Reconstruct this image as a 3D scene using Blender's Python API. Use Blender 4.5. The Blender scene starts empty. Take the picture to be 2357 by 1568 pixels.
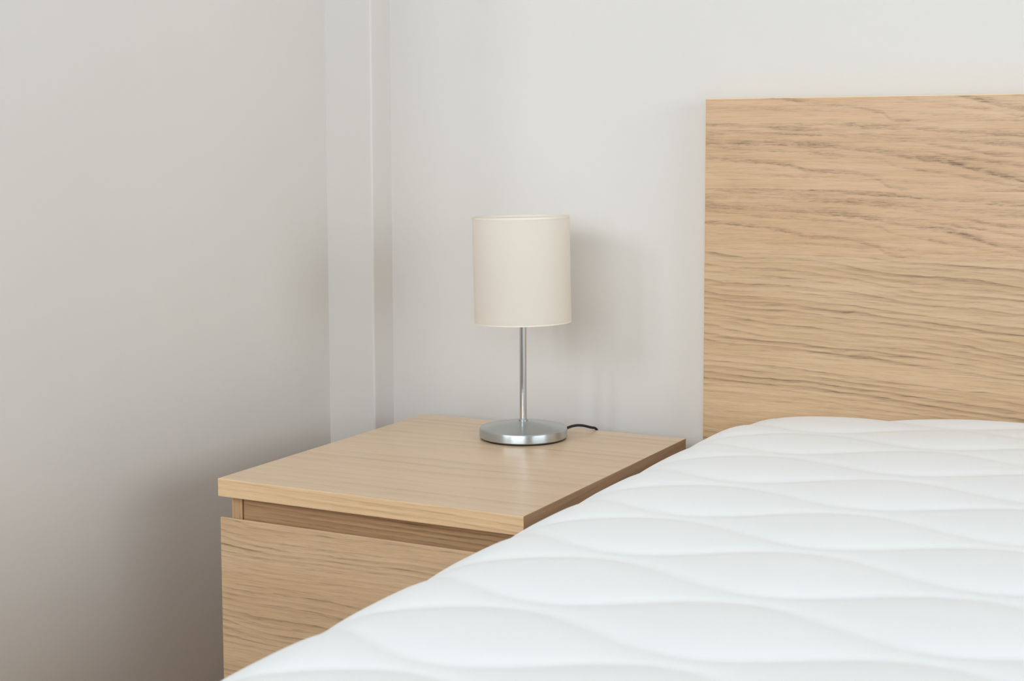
import bpy, bmesh, math, random
from mathutils import Vector, Matrix
import numpy as np

random.seed(4)
SC = bpy.context.scene
COL = SC.collection
PI = math.pi

# ------------------------------------------------------------------ helpers
def link(name, me, mats, parent=None):
    o = bpy.data.objects.new(name, me)
    COL.objects.link(o)
    for m in (mats if isinstance(mats, (list, tuple)) else [mats]):
        me.materials.append(m)
    if parent is not None:
        o.parent = parent
    return o

def obj(name, bm, mats, parent=None, smooth=False, angle=None):
    me = bpy.data.meshes.new(name)
    bmesh.ops.recalc_face_normals(bm, faces=bm.faces[:])
    bm.to_mesh(me); bm.free()
    if smooth:
        me.polygons.foreach_set('use_smooth', [True] * len(me.polygons))
        if angle:
            me.set_sharp_from_angle(angle=math.radians(angle))
    return link(name, me, mats, parent)

def thing(name, loc, label, cat, group=None):
    o = bpy.data.objects.new(name, None)
    COL.objects.link(o)
    o.location = loc
    o.empty_display_size = .05
    o['label'] = label; o['category'] = cat
    if group: o['group'] = group
    return o

def box(x0, x1, y0, y1, z0, z1, bev=0.0, off=(0, 0, 0), seg=2, bm=None):
    b = bm or bmesh.new()
    r = bmesh.ops.create_cube(b, size=1.0)
    M = Matrix.Translation(((x0 + x1) / 2 - off[0], (y0 + y1) / 2 - off[1], (z0 + z1) / 2 - off[2])) @ \
        Matrix.Diagonal((x1 - x0, y1 - y0, z1 - z0, 1))
    bmesh.ops.transform(b, matrix=M, verts=r['verts'])
    if bev:
        es = list({e for v in r['verts'] for e in v.link_edges})
        bmesh.ops.bevel(b, geom=es, offset=bev, segments=seg, affect='EDGES', profile=.6)
    return b

def lathe(profile, n=96, closed=False, bm=None):
    """profile: list of (r, z); r == 0 makes a pole"""
    b = bm or bmesh.new()
    rings = []
    for r, z in profile:
        if r < 1e-7:
            rings.append([b.verts.new((0, 0, z))])
        else:
            rings.append([b.verts.new((r * math.cos(2 * PI * i / n), r * math.sin(2 * PI * i / n), z)) for i in range(n)])
    pairs = list(zip(rings[:-1], rings[1:]))
    if closed: pairs.append((rings[-1], rings[0]))
    for A, B in pairs:
        for i in range(n):
            j = (i + 1) % n
            if len(A) == 1 and len(B) == 1: continue
            if len(A) == 1: b.faces.new((A[0], B[i], B[j]))
            elif len(B) == 1: b.faces.new((A[i], A[j], B[0]))
            else: b.faces.new((A[i], A[j], B[j], B[i]))
    return b

def tube(pts, rad, n=14, bm=None):
    b = bm or bmesh.new()
    P = [Vector(p) for p in pts]
    # Catmull-Rom resample
    Q = []
    for i in range(len(P) - 1):
        p0 = P[max(i - 1, 0)]; p1 = P[i]; p2 = P[i + 1]; p3 = P[min(i + 2, len(P) - 1)]
        for k in range(8):
            t = k / 8
            Q.append(.5 * ((2 * p1) + (p2 - p0) * t + (2 * p0 - 5 * p1 + 4 * p2 - p3) * t * t + (3 * p1 - p0 - 3 * p2 + p3) * t ** 3))
    Q.append(P[-1])
    prev = None; rings = []
    for i, q in enumerate(Q):
        d = (Q[min(i + 1, len(Q) - 1)] - Q[max(i - 1, 0)]).normalized()
        ref = Vector((0, 0, 1)) if prev is None else prev
        if abs(d.dot(ref)) > .98: ref = Vector((1, 0, 0))
        a = (ref - d * ref.dot(d)).normalized(); prev = a
        c = d.cross(a)
        rings.append([b.verts.new(q + rad * (a * math.cos(2 * PI * k / n) + c * math.sin(2 * PI * k / n))) for k in range(n)])
    for A, B in zip(rings[:-1], rings[1:]):
        for k in range(n):
            b.faces.new((A[k], A[(k + 1) % n], B[(k + 1) % n], B[k]))
    b.faces.new(rings[0]); b.faces.new(rings[-1])
    return b

# ------------------------------------------------------------------ materials
def srgb(r, g, b):
    f = lambda c: (c / 255 / 12.92) if c / 255 <= .04045 else ((c / 255 + .055) / 1.055) ** 2.4
    return (f(r), f(g), f(b), 1)

class NT:
    """tiny node-graph writer"""
    def __init__(s, name):
        s.m = bpy.data.materials.new(name); s.m.use_nodes = True
        s.t = s.m.node_tree; s.t.nodes.clear()
        s.out = s.t.nodes.new('ShaderNodeOutputMaterial')
    def n(s, kind, **kw):
        nd = s.t.nodes.new(kind)
        for k, v in kw.items(): setattr(nd, k, v)
        return nd
    def put(s, sock, v):
        if isinstance(v, bpy.types.NodeSocket): s.t.links.new(v, sock)
        elif v is not None: sock.default_value = v
    def math(s, op, a, b=None, c=None, clamp=False):
        nd = s.n('ShaderNodeMath', operation=op, use_clamp=clamp)
        for i, v in enumerate((a, b, c)):
            if v is not None: s.put(nd.inputs[i], v)
        return nd.outputs[0]
    def comb(s, x, y, z):
        nd = s.n('ShaderNodeCombineXYZ')
        for i, v in enumerate((x, y, z)): s.put(nd.inputs[i], v)
        return nd.outputs[0]
    def noise(s, vec, scale=1.0, detail=2.0, rough=.5, dist=0.0):
        nd = s.n('ShaderNodeTexNoise')
        s.put(nd.inputs['Vector'], vec); nd.inputs['Scale'].default_value = scale
        nd.inputs['Detail'].default_value = detail; nd.inputs['Roughness'].default_value = rough
        nd.inputs['Distortion'].default_value = dist
        return nd.outputs['Fac']
    def smooth(s, v, a, b, lo=0.0, hi=1.0):
        nd = s.n('ShaderNodeMapRange', interpolation_type='SMOOTHSTEP')
        s.put(nd.inputs['Value'], v)
        for k, q in (('From Min', a), ('From Max', b), ('To Min', lo), ('To Max', hi)): s.put(nd.inputs[k], q)
        return nd.outputs['Result']
    def mix(s, f, a, b, blend='MIX'):
        nd = s.n('ShaderNodeMix', data_type='RGBA', blend_type=blend)
        s.put(nd.inputs['Factor'], f); s.put(nd.inputs['A'], a) if False else None
        s.put(nd.inputs[0], f); s.put(nd.inputs[6], a); s.put(nd.inputs[7], b)
        return nd.outputs[2]
    def ramp(s, v, stops):
        nd = s.n('ShaderNodeValToRGB'); e = nd.color_ramp.elements
        while len(e) > 1: e.remove(e[-1])
        e[0].position = stops[0][0]; e[0].color = (stops[0][1],) * 3 + (1,)
        for p_, c_ in stops[1:]:
            q = e.new(p_); q.color = (c_,) * 3 + (1,)
        s.put(nd.inputs[0], v)
        return nd.outputs[0]
    def curve(s, v, pts):
        nd = s.n('ShaderNodeFloatCurve')
        c = nd.mapping.curves[0]
        c.points[0].location = pts[0]; c.points[1].location = pts[-1]
        for q in pts[1:-1]: c.points.new(*q)
        nd.mapping.update()
        s.put(nd.inputs['Value'], v)
        return nd.outputs[0]
    def principled(s, color, rough=.5, metal=0.0, spec=.5, bump=None, bump_strength=.1, bump_dist=.001, aniso=0.0, **kw):
        p = s.n('ShaderNodeBsdfPrincipled')
        s.put(p.inputs['Base Color'], color); s.put(p.inputs['Roughness'], rough)
        p.inputs['Metallic'].default_value = metal; p.inputs['Specular IOR Level'].default_value = spec
        p.inputs['Anisotropic'].default_value = aniso
        for k, v in kw.items(): s.put(p.inputs[k], v)
        if bump is not None:
            b = s.n('ShaderNodeBump'); b.inputs['Strength'].default_value = bump_strength
            b.inputs['Distance'].default_value = bump_dist
            s.put(b.inputs['Height'], bump); s.t.links.new(b.outputs[0], p.inputs['Normal'])
        s.t.links.new(p.outputs[0], s.out.inputs[0])
        return p

def paint(name, col, rough=.6, grain=900, amp=.12):
    g = NT(name)
    tc = g.n('ShaderNodeTexCoord').outputs['Object']
    fine = g.noise(tc, grain, 3, .6)
    big = g.noise(tc, 2.3, 3)
    c = g.mix(g.smooth(big, .3, .7), tuple(x * .985 for x in col[:3]) + (1,), tuple(min(1, x * 1.01) for x in col[:3]) + (1,))
    g.principled(c, rough, spec=.3, bump=fine, bump_strength=amp, bump_dist=.0004)
    return g.m

def oak(name, axes, light, mid, dark, seed=0.0, period=.012, drift=-.06, warp1=.03, warp2=.005,
        ring_amp=.55, pore_amp=.55, su=1.0, features=None, rough=.42, fibre=.5, spec=.4, wu=1.6, wv=5.0, fine=.22):
    """veneer: axes = which object axes are (along grain, across grain, depth)"""
    g = NT(name)
    tc = g.n('ShaderNodeTexCoord').outputs['Object']
    sp = g.n('ShaderNodeSeparateXYZ'); g.put(sp.inputs[0], tc)
    A = {'x': sp.outputs[0], 'y': sp.outputs[1], 'z': sp.outputs[2]}
    U, V, Wd = A[axes[0]], A[axes[1]], A[axes[2]]
    if su != 1.0: U = g.math('MULTIPLY', U, su)
    Ws = g.math('ADD', g.math('MULTIPLY', Wd, .3), seed)
    n1 = g.noise(g.comb(g.math('MULTIPLY', U, wu), g.math('MULTIPLY', V, wv), Ws), 1, 2, .5)
    n2 = g.noise(g.comb(g.math('MULTIPLY', U, 9), g.math('MULTIPLY', V, 38), Ws), 1, 3, .55)
    n3 = g.noise(g.comb(g.math('MULTIPLY', U, 70), g.math('MULTIPLY', V, 210), Ws), 1, 2, .6)
    sh = g.math('ADD', g.math('MULTIPLY', g.math('SUBTRACT', n1, .5), warp1),
                g.math('ADD', g.math('MULTIPLY', g.math('SUBTRACT', n2, .5), warp2),
                       g.math('MULTIPLY', g.math('SUBTRACT', n3, .5), .0016)))
    s_ = g.math('ADD', g.math('SUBTRACT', V, g.math('MULTIPLY', U, drift)), sh)
    r = g.math('DIVIDE', s_, period)
    fr = g.math('FRACT', r)
    idx = g.math('FLOOR', r)
    wn = g.n('ShaderNodeTexWhiteNoise', noise_dimensions='2D')
    g.put(wn.inputs['Vector'], g.comb(idx, seed + 3.7, 0))
    rnd = wn.outputs['Value']
    ring = g.ramp(fr, [(0, .50), (.07, .12), (.25, 0), (.5, .22), (.8, .62), (.95, 1), (1, .50)])
    along = g.noise(g.comb(g.math('MULTIPLY', U, 5), g.math('MULTIPLY', V, 60), g.math('ADD', Ws, 4.1)), 1, 3, .6)
    ring = g.math('MULTIPLY', ring, g.math('MULTIPLY', g.smooth(rnd, .05, .95, .2, 1.0), g.smooth(along, .33, .66, .38, 1.0)))
    # long fine fibres and short pore dashes
    f1 = g.noise(g.comb(g.math('MULTIPLY', U, 7), g.math('MULTIPLY', V, 260), Ws), 1, 3, .65)
    f2 = g.noise(g.comb(g.math('MULTIPLY', U, 30), g.math('MULTIPLY', g.math('ADD', V, g.math('MULTIPLY', sh, .5)), 900), Ws), 1, 2, .6)
    pores = g.smooth(f2, .52, .64)
    f3 = g.noise(g.comb(g.math('MULTIPLY', U, 24), g.math('MULTIPLY', V, 1150), g.math('ADD', Ws, 2.7)), 1, 2, .6)
    broad = g.noise(g.comb(g.math('MULTIPLY', U, 2.2), g.math('MULTIPLY', V, 22), g.math('ADD', Ws, 9)), 1, 3, .55)
    tone = g.math('ADD', g.math('MULTIPLY', g.smooth(f1, .3, .72), fibre), g.math('MULTIPLY', g.smooth(broad, .3, .7), 1 - fibre))
    base = g.mix(tone, light, mid)
    if features is None:
        line = g.math('MULTIPLY', ring, ring_amp)
    else:
        up, line_u = features(g, U, V, Ws, n3, along)
        line = g.math('ADD', g.math('MULTIPLY', g.math('MULTIPLY', ring, ring_amp), g.math('SUBTRACT', 1, up)),
                      g.math('MULTIPLY', line_u, up))
        warm = g.mix(up, (1.0, 1.0, 1.0, 1), (1.03, .985, 1.0, 1))
        base = g.mix(1.0, base, warm, 'MULTIPLY')
    body = g.math('MULTIPLY', line, g.smooth(f1, .25, .75, .55, 1.0))
    col = g.mix(g.math('MULTIPLY', body, 1.0, clamp=True), base, dark)
    pm = g.math('MULTIPLY', pores, g.math('MULTIPLY', g.math('ADD', g.math('MULTIPLY', line, .9), .10), pore_amp), clamp=True)
    col = g.mix(pm, col, tuple(c * .55 for c in dark[:3]) + (1,))
    col = g.mix(g.math('MULTIPLY', g.smooth(f3, .56, .72), fine), col, tuple(c * .9 for c in dark[:3]) + (1,))
    hgt = g.math('SUBTRACT', g.math('MULTIPLY', f1, .4), g.math('MULTIPLY', pores, g.math('ADD', line, .2)))
    g.principled(col, rough, spec=spec, bump=hgt, bump_strength=.10, bump_dist=.0004)
    return g.m

# long dark veins of the headboard's upper veneer, (u, v) in metres; the leaf repeats every .083 m
VEINS = [
    ([(.016, .960), (.081, .956), (.161, .950), (.233, .943), (.303, .939), (.412, .9325)], .0028, .55),
    ([(.016, .959), (.124, .9600), (.179, .9585), (.233, .955), (.3025, .951), (.412, .944)], .0020, .75),
    ([(.019, .940), (.106, .9345), (.134, .9345), (.180, .932), (.216, .9264), (.295, .924), (.345, .917), (.412, .908)], .0016, .6),
    ([(.016, .936), (.20, .929), (.286, .917), (.312, .914), (.337, .9094), (.363, .902), (.413, .8913)], .0024, 1.0),
    ([(.017, .9327), (.068, .927), (.125, .924), (.198, .920), (.243, .915), (.26, .908), (.33, .897), (.412, .884)], .0015, .5),
    ([(.017, .947), (.18, .945), (.294, .935), (.345, .927), (.379, .921), (.4126, .918)], .0017, .55),
    ([(.0175, .915), (.068, .9126), (.125, .907), (.156, .900), (.207, .898), (.243, .889), (.261, .880), (.412, .8785)], .0017, .75),
    ([(.016, .900), (.14, .893), (.26, .8885), (.412, .8795)], .0013, .3),
]
def headboard_features(g, U, V, Ws, n3, along):
    up = g.smooth(g.math('ADD', V, g.math('MULTIPLY', g.math('SUBTRACT', n3, .5), .001)), .7945, .7955)
    P = .083
    vp = g.math('FRACT', g.math('DIVIDE', g.math('SUBTRACT', V, .795), P))
    leaf = g.math('FLOOR', g.math('DIVIDE', g.math('SUBTRACT', V, .795), P))
    wob = g.noise(g.comb(g.math('MULTIPLY', U, 16), g.math('MULTIPLY', vp, 6), g.math('ADD', Ws, g.math('MULTIPLY', leaf, 1.3))), 1, 4, .6)
    wob2 = g.noise(g.comb(g.math('MULTIPLY', U, 110), g.math('MULTIPLY', vp, 30), g.math('ADD', Ws, leaf)), 1, 2, .6)
    vv = g.math('ADD', vp, g.math('ADD', g.math('MULTIPLY', g.math('SUBTRACT', wob, .5), .06),
                                  g.math('MULTIPLY', g.math('SUBTRACT', wob2, .5), .06)))
    un = g.math('DIVIDE', g.math('SUBTRACT', U, .015), .405, clamp=True)
    patch = g.noise(g.comb(g.math('MULTIPLY', U, 14), g.math('MULTIPLY', V, 45), g.math('ADD', Ws, 2)), 1, 3, .6)
    patch = g.smooth(patch, .36, .64, .38, 1.0)
    tot = None
    for pts, w, a in VEINS:
        c = g.curve(un, [(max(0, min(1, (u - .015) / .405)), (v - .878) / P) for u, v in pts])
        d = g.math('SUBTRACT', vv, c)
        # asymmetric: sharp below, soft above
        dn = g.math('DIVIDE', d, w / P)
        soft = g.math('MULTIPLY', g.math('MAXIMUM', dn, 0), .45)
        hard = g.math('MULTIPLY', g.math('MINIMUM', dn, 0), 1.3)
        q = g.math('ADD', soft, hard)
        e = g.math('EXPONENT', g.math('MULTIPLY', g.math('MULTIPLY', q, q), -1.0))
        e = g.math('MULTIPLY', e, a)
        tot = e if tot is None else g.math('MAXIMUM', tot, e)
    dash = g.noise(g.comb(g.math('MULTIPLY', U, 90), g.math('MULTIPLY', V, 700), g.math('ADD', Ws, 5.5)), 1, 3, .65)
    tot = g.math('MULTIPLY', g.math('MULTIPLY', tot, patch), g.smooth(dash, .38, .62, .35, 1.0))
    return up, tot

LIGHT, MID, DARK = srgb(222, 190, 150), srgb(205, 169, 127), srgb(150, 115, 80)
M = {}
M['wall'] = paint('wall_paint', srgb(220, 215, 209.5))
M['ceil'] = paint('ceiling_paint', srgb(236, 235, 232))
M['oak_head'] = oak('oak_headboard', 'xzy', srgb(210, 179, 144), srgb(192, 158, 119), srgb(122, 94, 70), seed=1.3, period=.0078,
                    drift=-.07, warp1=.05, warp2=.010, ring_amp=.85, pore_amp=.9, fine=.34, features=headboard_features, wu=3.0, wv=6.0)
M['oak_top'] = oak('oak_nightstand_top', 'xyz', srgb(232, 203, 172), srgb(223, 192, 159), srgb(178, 146, 112), seed=5.1, period=.026,
                   drift=.03, warp1=.07, warp2=.006, ring_amp=.55, pore_amp=.5, fine=.30, rough=.30, spec=.5)
M['oak_edge'] = oak('oak_slab_front', 'xzy', srgb(238, 204, 164), srgb(222, 186, 144), srgb(166, 130, 90), seed=8.7, period=.008,
                    drift=-.02, warp1=.02, warp2=.004, ring_amp=.6, pore_amp=.5)
M['oak_side_shade'] = oak('oak_slab_side_shade', 'yzx', srgb(172, 134, 98), srgb(150, 114, 80), srgb(100, 72, 48), seed=2.2, period=.008,  # slab side darkened: the shade beside the mattress is put into the colour
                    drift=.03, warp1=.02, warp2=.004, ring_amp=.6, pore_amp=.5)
M['oak_drawer'] = oak('oak_drawer_front', 'xzy', srgb(218, 186, 150), srgb(203, 169, 131), srgb(140, 110, 80), seed=11.4, period=.0070, fine=.36,
                      drift=-.05, warp1=.05, warp2=.009, ring_amp=.72, pore_amp=.9, wu=3.0, wv=6.0)
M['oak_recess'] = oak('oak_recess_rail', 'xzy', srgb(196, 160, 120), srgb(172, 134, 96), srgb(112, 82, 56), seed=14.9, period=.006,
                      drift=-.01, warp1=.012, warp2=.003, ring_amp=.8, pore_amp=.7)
M['oak_upright'] = oak('oak_upright', 'zxy', srgb(212, 176, 134), srgb(192, 154, 112), srgb(132, 100, 68), seed=17.2, period=.004,
                       drift=.0, warp1=.006, warp2=.002, ring_amp=.7, pore_amp=.6)
M['edge_band'] = paint('edge_banding', srgb(244, 214, 172), .5, 400, .05)

def simple(name, col, rough=.5, metal=0.0, spec=.5, grain=None, **kw):
    g = NT(name)
    tc = g.n('ShaderNodeTexCoord').outputs['Object']
    nz = g.noise(tc, grain or 300, 2)
    c = g.mix(nz, tuple(x * .94 for x in col[:3]) + (1,), tuple(min(1, x * 1.04) for x in col[:3]) + (1,))
    g.principled(c, rough, metal, spec, bump=nz, bump_strength=.03, bump_dist=.0002, **kw)
    return g.m

def brushed(name, col, rough, turn=True):
    g = NT(name)
    tc = g.n('ShaderNodeTexCoord').outputs['Object']
    sp = g.n('ShaderNodeSeparateXYZ'); g.put(sp.inputs[0], tc)
    rad = g.math('SQRT', g.math('ADD', g.math('MULTIPLY', sp.outputs[0], sp.outputs[0]), g.math('MULTIPLY', sp.outputs[1], sp.outputs[1])))
    ln = g.noise(g.comb(g.math('MULTIPLY', rad, 3500), g.math('MULTIPLY', sp.outputs[2], 5200), 0), 1, 3, .7)
    fl = g.noise(g.comb(g.math('MULTIPLY', sp.outputs[0], 160), g.math('MULTIPLY', sp.outputs[1], 160), g.math('MULTIPLY', sp.outputs[2], 2600)), 1, 3, .7)
    f = g.math('ADD', g.math('MULTIPLY', ln, .5), g.math('MULTIPLY', fl, .5))
    c = g.mix(g.smooth(f, .3, .7), tuple(x * .95 for x in col[:3]) + (1,), col)
    tg = g.n('ShaderNodeTangent', direction_type='RADIAL', axis='Z')
    p = g.principled(c, g.smooth(f, .3, .7, rough * .95, rough * 1.08), 1.0, bump=ln, bump_strength=.03, bump_dist=.0001, aniso=.75)
    p.inputs['Anisotropic Rotation'].default_value = .25
    g.t.links.new(tg.outputs[0], p.inputs['Tangent'])
    return g.m

M['steel'] = brushed('brushed_steel', srgb(194, 199, 200), .32)
M['chrome'] = simple('polished_steel', srgb(205, 208, 208), .10, 1.0, grain=60)
M['black'] = simple('black_rubber', srgb(22, 22, 24), .45, grain=200)
M['bulb'] = simple('frosted_bulb', srgb(240, 240, 236), .35, grain=50)
M['socket'] = simple('white_socket', srgb(225, 225, 222), .4, grain=80)

def shade_mat():
    g = NT('cream_shade_fabric')
    tc = g.n('ShaderNodeTexCoord').outputs['Object']
    sp = g.n('ShaderNodeSeparateXYZ'); g.put(sp.inputs[0], tc)
    ang = g.math('ARCTAN2', sp.outputs[1], sp.outputs[0])
    w1 = g.noise(g.comb(g.math('MULTIPLY', ang, 160), g.math('MULTIPLY', sp.outputs[2], 300), 0), 1, 3, .7)
    w2 = g.noise(g.comb(g.math('MULTIPLY', ang, 20), g.math('MULTIPLY', sp.outputs[2], 2600), 3), 1, 2, .6)
    w = g.math('ADD', g.math('MULTIPLY', w1, .5), g.math('MULTIPLY', w2, .5))
    c = g.mix(w, srgb(240, 235, 230), srgb(246, 243, 239))
    d = g.n('ShaderNodeBsdfDiffuse'); g.put(d.inputs[0], c)
    t = g.n('ShaderNodeBsdfTranslucent'); g.put(t.inputs[0], srgb(252, 246, 237))
    b = g.n('ShaderNodeBump'); b.inputs['Strength'].default_value = .15; b.inputs['Distance'].default_value = .0003
    g.put(b.inputs['Height'], w); g.t.links.new(b.outputs[0], d.inputs['Normal'])
    m = g.n('ShaderNodeMixShader'); m.inputs[0].default_value = .54
    g.t.links.new(d.outputs[0], m.inputs[1]); g.t.links.new(t.outputs[0], m.inputs[2])
    g.t.links.new(m.outputs[0], g.out.inputs[0])
    return g.m
M['shade'] = shade_mat()
M['shade_rim'] = simple('shade_hem', srgb(230, 222, 210), .8, grain=600)

def fabric_mat():
    g = NT('white_quilt_knit')
    tc = g.n('ShaderNodeTexCoord').outputs['Object']
    sp = g.n('ShaderNodeSeparateXYZ'); g.put(sp.inputs[0], tc)
    k1 = g.math('SINE', g.math('MULTIPLY', g.math('ADD', sp.outputs[0], sp.outputs[1]), 2600))
    k2 = g.math('SINE', g.math('MULTIPLY', g.math('SUBTRACT', sp.outputs[0], sp.outputs[1]), 2600))
    k = g.math('ADD', g.math('MULTIPLY', k1, k2), g.noise(tc, 500, 3, .6))
    c = g.mix(g.noise(tc, 6, 3), srgb(245, 247, 249), srgb(249, 250, 252))
    g.principled(c, .85, spec=.2, bump=k, bump_strength=.05, bump_dist=.0003, **{'Sheen Weight': .15, 'Sheen Roughness': .5})
    return g.m
M['quilt'] = fabric_mat()

def floor_mat():
    g = NT('laminate_floor')
    tc = g.n('ShaderNodeTexCoord').outputs['Object']
    br = g.n('ShaderNodeTexBrick'); g.put(br.inputs['Vector'], tc)
    br.inputs['Color1'].default_value = srgb(172, 130, 88); br.inputs['Color2'].default_value = srgb(158, 116, 76)
    br.inputs['Mortar'].default_value = srgb(100, 78, 56); br.inputs['Scale'].default_value = 1
    br.inputs['Mortar Size'].default_value = .002; br.inputs['Brick Width'].default_value = 1.2; br.inputs['Row Height'].default_value = .19
    sp = g.n('ShaderNodeSeparateXYZ'); g.put(sp.inputs[0], tc)
    f = g.noise(g.comb(g.math('MULTIPLY', sp.outputs[0], 6), g.math('MULTIPLY', sp.outputs[1], 120), 0), 1, 4, .6)
    c = g.mix(g.smooth(f, .35, .7, 0, .35), br.outputs[0], srgb(118, 90, 64))
    g.principled(c, .4)
    return g.m
M['floor'] = floor_mat()
M['frame'] = paint('white_window_frame', srgb(238, 238, 236), .35, 200, .03)

def glass_mat():
    g = NT('window_pane_glass')
    fr = g.n('ShaderNodeFresnel'); fr.inputs[0].default_value = 1.45
    t = g.n('ShaderNodeBsdfTransparent'); gl = g.n('ShaderNodeBsdfGlossy'); gl.inputs['Roughness'].default_value = .02
    nz = g.noise(g.n('ShaderNodeTexCoord').outputs['Object'], 3, 1)
    g.put(t.inputs[0], g.mix(nz, (.96, .975, .97, 1), (.975, .985, .98, 1)))
    m = g.n('ShaderNodeMixShader')
    g.t.links.new(fr.outputs[0], m.inputs[0]); g.t.links.new(t.outputs[0], m.inputs[1]); g.t.links.new(gl.outputs[0], m.inputs[2])
    g.t.links.new(m.outputs[0], g.out.inputs[0])
    return g.m
M['glass'] = glass_mat()

# ------------------------------------------------------------------ room shell
WX0, WX1 = -.567, 2.95       # left / right wall faces
WY0, WY1 = -3.20, .06         # front / back wall faces
WEND, WFAR = -.72, -2.50      # the left wall ends here; the room is wider beyond it
CEIL = 2.5
TH = .12

def structure(o):
    o['kind'] = 'structure'; return o

def wall_with_hole(name, axis, pos, out, a0, a1, *holes):
    """axis 'x': wall in the yz plane at x=pos, thickness TH towards out; each hole=(b0,b1,z0,z1), left to right"""
    bm = bmesh.new()
    p0, p1 = sorted((pos, pos + out * TH))
    segs = []; cur = a0
    for h in holes:
        segs += [(cur, h[0], 0, CEIL), (h[0], h[1], 0, h[2]), (h[0], h[1], h[3], CEIL)]; cur = h[1]
    segs.append((cur, a1, 0, CEIL))
    for (u0, u1, z0, z1) in segs:
        if axis == 'x': box(p0, p1, u0, u1, z0, z1, bm=bm)
        else: box(u0, u1, p0, p1, z0, z1, bm=bm)
    return structure(obj(name, bm, M['wall']))

WL = (-1.63, -.80, 1.45, 2.40)    # two-pane window in the front wall, left of the camera (x0, x1, z0, z1)
WFILL = (-.48, 1.70, .85, 2.15)       # unseen wide opening added behind the camera for frontal fill light
WR = (-2.75, -.25, .55, 1.95)      # window in the right wall (y0, y1, z0, z1)
structure(obj('wall_left', box(WX0 - TH, WX0, WEND, WY1 + TH, 0, CEIL), M['wall']))
structure(obj('wall_left_return', box(WFAR, WX0 - TH, WEND, WEND + TH, 0, CEIL), M['wall']))
structure(obj('wall_left_far', box(WFAR - TH, WFAR, WY0 - TH, WEND + TH, 0, CEIL), M['wall']))
wall_with_hole('wall_right', 'x', WX1, 1, WY0, WY1 + TH, WR)
structure(obj('wall_back', box(WX0, WX1, WY1, WY1 + TH, 0, CEIL), M['wall']))
wall_with_hole('wall_front', 'y', WY0, -1, WFAR, WX1, WL, WFILL)
structure(obj('floor', box(WFAR - TH, WX1 + TH, WY0 - TH, WY1 + TH, -.1, 0), M['floor']))
structure(obj('ceiling', box(WFAR - TH, WX1 + TH, WY0 - TH, WY1 + TH, CEIL, CEIL + .1), M['ceil']))

# boxed-in corner between the left and the back wall
CX, CY = -.4883, .0077
structure(obj('trim_1', box(WX0 - .004, CX, CY, WY1 + .004, 0, CEIL, .0035, seg=3), M['wall']))

def window(name, x, out, w, mullions, front=False):
    """window filling the opening w in the wall face at x (front: the wall face at y = x)"""
    y0, y1, z0, z1 = w
    turn = Matrix(((0, 1, 0, 0), (1, 0, 0, 0), (0, 0, 1, 0), (0, 0, 0, 1)))
    bm = bmesh.new()
    fx0, fx1 = sorted((x + out * .004, x + out * .045))
    fw = .045
    box(fx0, fx1, y0, y0 + fw, z0, z1, .004, bm=bm); box(fx0, fx1, y1 - fw, y1, z0, z1, .004, bm=bm)
    box(fx0, fx1, y0 + fw, y1 - fw, z0, z0 + fw, .004, bm=bm); box(fx0, fx1, y0 + fw, y1 - fw, z1 - fw, z1, .004, bm=bm)
    for a, b in mullions:
        box(fx0, fx1, a, b, z0 + fw, z1 - fw, .004, bm=bm)
    if front: bmesh.ops.transform(bm, matrix=turn, verts=bm.verts[:])
    o = structure(obj(name, bm, M['frame']))
    edges = [y0 + fw] + [q for ab in mullions for q in ab] + [y1 - fw]
    for k in range(0, len(edges), 2):
        pm = bmesh.new()
        xm = x + out * .025
        box(xm - .002, xm + .002, edges[k] - .003, edges[k + 1] + .003, z0 + fw - .003, z1 - fw + .003, bm=pm)
        if front: bmesh.ops.transform(pm, matrix=turn, verts=pm.verts[:])
        obj('window_pane', pm, M['glass'], o)
    return o
window('window_1', WY0, -1, WL, [(-1.31, -1.12)], True)
window('window_2', WX1, 1, WR, [(-1.525, -1.475)])
window('fill_window', WY0, -1, WFILL, [(.585, .635)], True)  # frame and panes of the added fill opening

# ------------------------------------------------------------------ nightstand
NS = (-.2, -.235, 0)
ns = thing('nightstand', NS, 'light oak veneer nightstand with overhanging top beside the white mattress', 'nightstand')
NW, ND, NH, NT_ = .40, .467, .55, .0213
def nbox(name, x0, x1, y0, y1, z0, z1, mat, bev=.0008, parent=None, offp=None):
    return obj(name, box(x0, x1, y0, y1, z0, z1, bev, off=offp or NS), mat, parent or ns)

# top slab: its own veneer on top, front and sides; side colour includes shade
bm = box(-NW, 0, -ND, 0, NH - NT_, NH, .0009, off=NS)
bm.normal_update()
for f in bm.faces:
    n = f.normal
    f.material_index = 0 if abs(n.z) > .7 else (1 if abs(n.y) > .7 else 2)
obj('nightstand_top', bm, [M['oak_top'], M['oak_edge'], M['oak_side_shade']], ns)
SPY = -.4455
nbox('side_panel', -.3968, -.3820, SPY, -.004, 0, NH - NT_ - .0002, M['oak_upright'])
nbox('side_panel', -.0180, -.0032, SPY, -.004, 0, NH - NT_ - .0002, M['oak_upright'])
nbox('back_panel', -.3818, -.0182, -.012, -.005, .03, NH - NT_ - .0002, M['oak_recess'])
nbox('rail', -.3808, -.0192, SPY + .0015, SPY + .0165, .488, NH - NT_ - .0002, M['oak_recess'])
nbox('plinth', -.3808, -.0192, SPY + .002, SPY + .017, 0, .045, M['oak_recess'])
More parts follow.
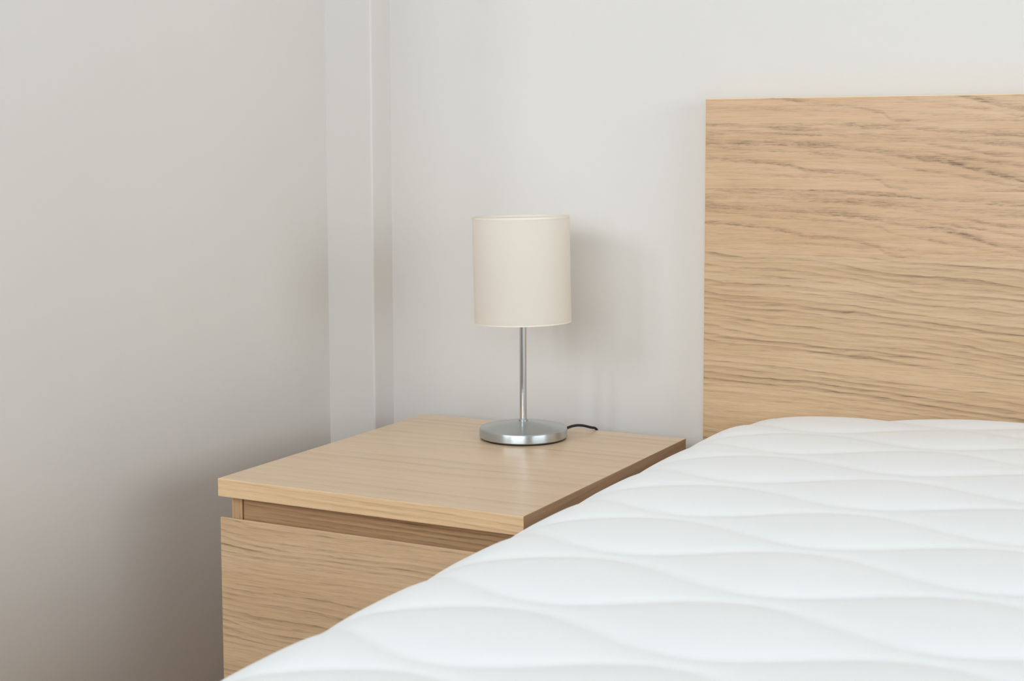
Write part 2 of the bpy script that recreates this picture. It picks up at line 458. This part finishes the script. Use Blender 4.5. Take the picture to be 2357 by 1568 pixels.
def drawer(z0, z1):
    """front panel whose top edge is cut back at an angle so that it can be gripped"""
    prof = [(-.4650, z0), (-.4650, z1 - .0006), (-.4646, z1), (-.4632, z1), (-.4462, z1 - .0200), (-.4462, z0)]
    bm = bmesh.new()
    A = [bm.verts.new((-.3985 - NS[0], y - NS[1], z)) for y, z in prof]
    B = [bm.verts.new((-.0015 - NS[0], y - NS[1], z)) for y, z in prof]
    n = len(prof)
    for i in range(n): bm.faces.new((A[i], A[(i + 1) % n], B[(i + 1) % n], B[i]))
    bm.faces.new(A); bm.faces.new(B)
    bmesh.ops.recalc_face_normals(bm, faces=bm.faces[:])
    for f in bm.faces: f.material_index = 0 if abs(f.normal.y) > .7 else 1
    return obj('drawer_front', bm, [M['oak_drawer'], M['edge_band']], ns)
drawer(.262, .5036)
drawer(.020, .244)

# ------------------------------------------------------------------ table lamp
LX, LY, LZ = -.1925, -.0925, .55
lamp = thing('table_lamp', (LX, LY, LZ), 'small table lamp with cream drum shade and brushed steel base on the nightstand', 'lamp')
obj('foot_pad', lathe([(0, .0004), (.0555, .0004), (.0562, .0012), (.0562, .0024), (0, .0024)]), M['black'], lamp, True, 40)
prof = [(0, .0022), (.0568, .0022), (.0578, .0032), (.0578, .0128), (.0574, .0138), (.0566, .0146)]
for k in range(1, 15):
    t = k / 14
    r = .0566 * (1 - t) + .0055 * t
    z = .0146 + .0088 * (t ** .92) + .0006 * math.sin(PI * t)
    prof.append((r, z))
prof.append((0, prof[-1][1] + .0002))
obj('base', lathe(prof, 160), M['steel'], lamp, True, 35)
zc = prof[-1][1]
obj('collar', lathe([(0, zc - .001), (.0056, zc - .001), (.0061, zc), (.0061, zc + .0012), (.0053, zc + .0016),
                     (.0053, zc + .0026), (.0046, zc + .0030), (0, zc + .0030)], 48), M['chrome'], lamp, True, 40)
obj('stem', lathe([(0, zc + .0028), (.00455, zc + .0028), (.00455, .172), (0, .172)], 48), M['chrome'], lamp, True, 40)
obj('socket', lathe([(0, .1715), (.013, .1715), (.0145, .174), (.0145, .206), (.0165, .207), (.0165, .210), (0, .210)], 48), M['socket'], lamp, True, 40)
obj('bulb', lathe([(0, .2098), (.010, .2098), (.0125, .216), (.0175, .226), (.0195, .236), (.0180, .247), (.011, .255), (0, .2575)], 48), M['bulb'], lamp, True)
# drum shade, leaning very slightly
SR, SZ0, SZ1 = .0634, .1537, .2915
tl = Matrix.Translation((0, 0, SZ0)) @ Matrix.Rotation(math.radians(-1.1), 4, Vector((-math.sin(.4819), math.cos(.4819), 0))) @ \
    Matrix.Rotation(math.radians(-1.0), 4, Vector((math.cos(.4819), math.sin(.4819), 0))) @ Matrix.Translation((0, 0, -SZ0))
def shade_bm(profile, closed=True, n=128):
    b = lathe(profile, n, closed)
    bmesh.ops.transform(b, matrix=tl, verts=b.verts[:])
    return b
shade = obj('lamp_shade', shade_bm([(SR, SZ0), (SR, SZ1), (SR - .0011, SZ1), (SR - .0011, SZ0)]), M['shade'], lamp, True, 40)
for z0, z1 in ((SZ0 - .0003, SZ0 + .0014), (SZ1 - .0026, SZ1 + .0003)):
    obj('hem', shade_bm([(SR + .00025, z0), (SR + .00025, z1), (SR - .0013, z1), (SR - .0013, z0)]), M['shade_rim'], shade, True, 40)
# wire carrier inside the shade
cb = lathe([(.0150, .2072), (.0190, .2072), (.0190, .2098), (.0150, .2098)], 40, True)
for a in (0.3, 0.3 + 2 * PI / 3, 0.3 + 4 * PI / 3):
    tube([(.0165 * math.cos(a), .0165 * math.sin(a), .2085), (.04 * math.cos(a), .04 * math.sin(a), .209), ((SR - .002) * math.cos(a), (SR - .002) * math.sin(a), .215)], .0011, 8, cb)
obj('shade_carrier', cb, M['chrome'], lamp, True)
cord = [(-.166, -.066, .5530), (-.1615, -.058, .5545), (-.1565, -.051, .5563), (-.1513, -.044, .5586), (-.1475, -.036, .5599), (-.1431, -.029, .5601), (-.1386, -.022, .5589),
        (-.1350, -.014, .5564), (-.1322, -.007, .5542), (-.1309, -.001, .5527), (-.1303, .0045, .549), (-.1300, .0075, .543), (-.1300, .0110, .530), (-.130, .018, .48), (-.131, .028, .30), (-.14, .03, .10), (-.15, .03, .012)]
pc = obj('power_cord', tube([(a - LX, b - LY, c - LZ) for a, b, c in cord], .0018, 14), M['black'], lamp, True)
pc['label'] = 'black power cord'
shade['label'] = 'cream fabric drum shade'

# ------------------------------------------------------------------ bed frame
HX0, HX1 = .0151, 1.640
BED = ((HX0 + HX1) / 2, -.98, 0)
bed = thing('bed_frame', BED, 'low bed frame with wide oak veneer headboard against the back wall', 'bed')
OFFH = (BED[0], BED[1], 0)
bm = box(HX0, HX1, .020, .056, .10, .9931, .0020, seg=3)
bmesh.ops.translate(bm, verts=bm.verts[:], vec=(-0, 0, 0))
bm.normal_update()
for f in bm.faces: f.material_index = 0 if f.normal.y < -.9 else 1
hb = obj('headboard', bm, [M['oak_head'], M['edge_band']], bed)
hb.location = (-BED[0], -BED[1], 0)          # keeps the veneer coordinates in room metres
def bbox(name, x0, x1, y0, y1, z0, z1, mat, bev=.001):
    return obj(name, box(x0, x1, y0, y1, z0, z1, bev, off=BED), mat, bed)
bbox('side_rail', .020, .055, -2.00, .019, .12, .36, M['oak_drawer'])
bbox('side_rail', 1.600, 1.635, -2.00, .019, .12, .36, M['oak_drawer'])
bbox('footboard', .020, 1.635, -2.035, -2.001, .10, .40, M['oak_drawer'])
for (lx, ly) in ((.020, -1.99), (1.585, -1.99), (.020, -.06), (1.585, -.06)):
    bbox('leg', lx, lx + .05, ly, ly + .05, 0, .1195, M['oak_upright'])
bbox('headboard_leg', .020, .07, .022, .054, 0, .0995, M['oak_upright'])
bbox('headboard_leg', 1.585, 1.635, .022, .054, 0, .0995, M['oak_upright'])
for k in range(16):
    y = -1.93 + k * .122
    bbox('slat', .056, 1.599, y, y + .068, .335, .352, M['edge_band'])

# ------------------------------------------------------------------ quilted mattress
MX0, MX1, MY0, MY1 = .0035, 1.652, -1.995, .0165
PX = np.array([.0035, .0037, .0045, .0075, .014, .022, .032, .045, .060, .077, .095, .115, .14, .17, .206, .2417, .291, .363, .4225, .55, .8278])
PZ = np.array([.460, .495, .510, .5225, .534, .5425, .5505, .5600, .5700, .5793, .5860, .5890, .5912, .5926, .5940, .5957, .5985, .6025, .6050, .6100, .6135])
SX, SL, SA, SX0, SP = .0758, -.081, .028, .205, .305
ck = {0: -.003, 1: -.067, 2: -.134, 3: -.203, 4: -.280, 5: -.362, 6: -.440, 7: -.518, 8: -.591, 9: -.666, 10: -.742, 11: -.820, 12: -.896, 13: -.973, 14: -1.050}
for k in range(15, 32): ck[k] = ck[14] - (k - 14) * .0758
for k in (-1, -2, -3): ck[k] = ck[0] - k * .0758
KS = sorted(ck)
def seam(k, x):
    return ck[k] + SL * (np.clip(x, .0, .6) - .22) + (1 if k % 2 == 0 else -1) * SA * np.cos(2 * PI * (x - SX0) / SP)
def build_mattress():
    # cross-section sampled finely: side wall, rounded shoulder, crown
    zs = np.linspace(.362, .50, 8)[:-1]
    left = [(MX0, z) for z in zs]
    # dense resample of the profile by arc length
    d = np.r_[0, np.cumsum(np.hypot(np.diff(PX), np.diff(PZ)))]
    s = np.r_[np.linspace(d[1], d[8], 26)[:-1], np.linspace(d[8], d[-1], 90)]
    px, pz = np.interp(s, d, PX), np.interp(s, d, PZ)
    for _ in range(3):   # round the polyline
        px[1:-1] = .25 * px[:-2] + .5 * px[1:-1] + .25 * px[2:]; pz[1:-1] = .25 * pz[:-2] + .5 * pz[1:-1] + .25 * pz[2:]
    half = np.array(left + list(zip(px, pz)))
    mid = half[-1, 0]
    X = np.r_[half[:, 0], (2 * mid - half[::-1, 0])[1:]]
    Z = np.r_[half[:, 1], half[::-1, 1][1:]]
    n = len(X)
    tx = np.gradient(X); tz = np.gradient(Z); L = np.hypot(tx, tz) + 1e-9
    nx, nz = -tz / L, tx / L
    Y = np.linspace(MY1, MY0, 720)
    XX, YY = np.meshgrid(X, Y)
    S = np.stack([seam(k, X) for k in KS])          # decreasing with k
    puff = np.zeros_like(XX)
    for a in range(len(KS) - 1):
        hi, lo = S[a], S[a + 1]
        g = np.maximum(hi - lo, .006)
        t = (YY - lo[None]) / g[None]
        inside = (t >= 0) & (t <= 1)
        q = np.abs(2 * t - 1)
        shp = 1 - q ** 2.8
        h = .0032 * (g / .0758) ** .85
        puff = np.where(inside, shp * h[None], puff)
    # blur along y so the stitched valleys stay soft
    for _ in range(2):
        puff[1:-1] = .25 * puff[:-2] + .5 * puff[1:-1] + .25 * puff[2:]
    fade = np.clip((Z - .40) / .10, 0, 1)
    shoulder = np.clip(np.minimum(X, 2 * mid - X) / .10, .65, 1)
    puff = puff * ((.25 + .75 * fade) * shoulder)[None] - .0025
    # rounded head and foot ends
    e = np.minimum(MY1 - YY, YY - MY0)
    R = .016
    drop = np.where(e < R, R - np.sqrt(np.maximum(R * R - (R - e) ** 2, 0)), 0)
    # the head end sags a little more at its corners
    u = np.clip((YY + .07) / .08, 0, 1); u = u * u * (3 - 2 * u)
    sh = np.exp(-((np.minimum(XX, 2 * mid - XX) - .075) / .035) ** 2)
    drop = drop + .008 * u * sh
    VX = XX + nx[None] * puff
    VZ = np.maximum(Z[None] + nz[None] * puff - drop * fade[None], .3615)
    VX = np.clip(VX, .0032, 2 * mid - .0032)
    V = np.stack([VX, YY, VZ], -1).reshape(-1, 3)
    m = len(Y)
    idx = np.arange(m * n).reshape(m, n)
    F = np.stack([idx[:-1, :-1], idx[:-1, 1:], idx[1:, 1:], idx[1:, :-1]], -1).reshape(-1, 4)
    verts = [tuple(v) for v in V]; faces = [tuple(int(i) for i in f) for f in F]
    faces.append(tuple(int(i) for i in idx[0][::-1])); faces.append(tuple(int(i) for i in idx[-1]))
    # underside
    for r in range(m - 1):
        faces.append((int(idx[r, 0]), int(idx[r + 1, 0]), int(idx[r + 1, -1]), int(idx[r, -1])))
    me = bpy.data.meshes.new('mattress')
    me.from_pydata(verts, [], faces)
    nf = len(F)
    me.polygons.foreach_set('use_smooth', [i < nf for i in range(len(me.polygons))])
    me.update()
    bm = bmesh.new(); bm.from_mesh(me)
    bmesh.ops.recalc_face_normals(bm, faces=bm.faces[:]); bm.to_mesh(me); bm.free()
    o = link('mattress', me, M['quilt'])
    o['label'] = 'white mattress with wavy quilted cover lying in front of the oak headboard'
    o['category'] = 'mattress'
    return o
build_mattress()

# ------------------------------------------------------------------ daylight and added front fill
def area(name, loc, target, sx, sy, power, col, spread=PI):
    l = bpy.data.lights.new(name, 'AREA'); l.shape = 'RECTANGLE'; l.size = sx; l.size_y = sy
    l.energy = power; l.color = col; l.spread = spread
    o = bpy.data.objects.new(name, l); COL.objects.link(o)
    o.location = loc
    d = Vector(target) - Vector(loc)
    o.rotation_euler = d.to_track_quat('-Z', 'Y').to_euler()
    return o
# daylight through the left and right windows, plus an added frontal fill
LP = dict(l=26, r=38, f=44, w=1.0)
SKY = (.925, 1.0, 1.07)
if LP['l']:
    for x0, x1, nm in ((WL[0] + .045, -1.31, 'daylight_left_pane'), (-1.12, WL[1] - .045, 'daylight_right_pane')):
        area(nm, ((x0 + x1) / 2, WY0 - .06, (WL[2] + WL[3]) / 2), ((x0 + x1) / 2, 5, (WL[2] + WL[3]) / 2), x1 - x0, WL[3] - WL[2] - .09, LP['l'] / 2, SKY)
if LP['f']: area('added_front_fill', ((WFILL[0] + WFILL[1]) / 2, WY0 - .06, (WFILL[2] + WFILL[3]) / 2), ((WFILL[0] + WFILL[1]) / 2, 5, (WFILL[2] + WFILL[3]) / 2), WFILL[1] - WFILL[0] - .1, WFILL[3] - WFILL[2] - .1, LP['f'], SKY)  # fill added behind the camera to brighten front-facing surfaces
if LP['r']: area('daylight_right_window', (WX1 + .06, (WR[0] + WR[1]) / 2, (WR[2] + WR[3]) / 2), (-5, (WR[0] + WR[1]) / 2, (WR[2] + WR[3]) / 2), WR[1] - WR[0] - .1, WR[3] - WR[2] - .1, LP['r'], SKY)

w = bpy.data.worlds.new('sky'); SC.world = w; w.use_nodes = True
nt = w.node_tree; nt.nodes.clear()
wo = nt.nodes.new('ShaderNodeOutputWorld'); bg = nt.nodes.new('ShaderNodeBackground')
bg.inputs[0].default_value = (.86, .93, 1.0, 1); bg.inputs[1].default_value = LP['w']
nt.links.new(bg.outputs[0], wo.inputs[0])

# ------------------------------------------------------------------ camera
f_px, yaw, pitch, roll = 3511.416, .481938, .095117, -.002885
c, s = math.cos(yaw), math.sin(yaw)
fw = Vector((-s * math.cos(pitch), c * math.cos(pitch), -math.sin(pitch)))
rt = Vector((c, s, 0)); up = rt.cross(fw)
r2 = rt * math.cos(roll) + up * math.sin(roll)
u2 = -rt * math.sin(roll) + up * math.cos(roll)
cam = bpy.data.cameras.new('camera'); co = bpy.data.objects.new('camera', cam); COL.objects.link(co)
mw = Matrix.Identity(4)
for i in range(3):
    mw[i][0] = r2[i]; mw[i][1] = u2[i]; mw[i][2] = -fw[i]
mw[0][3], mw[1][3], mw[2][3] = .7129, -1.8543, .9416
co.matrix_world = mw
cam.sensor_fit = 'HORIZONTAL'; cam.sensor_width = 36
cam.lens = 36 * f_px / 2357
cam.shift_y = -128.5 / 2357
cam.clip_start = .02
cam.dof.use_dof = True; cam.dof.focus_distance = 1.93; cam.dof.aperture_fstop = 13
SC.camera = co

SC.view_settings.view_transform = 'Standard'
SC.view_settings.look = 'None'
SC.view_settings.exposure = -0.03
SC.view_settings.gamma = 1.0
SC.view_settings.use_curve_mapping = False
SC.cycles.max_bounces = 10
SC.cycles.diffuse_bounces = 8
SC.cycles.glossy_bounces = 3
SC.cycles.use_denoising = True
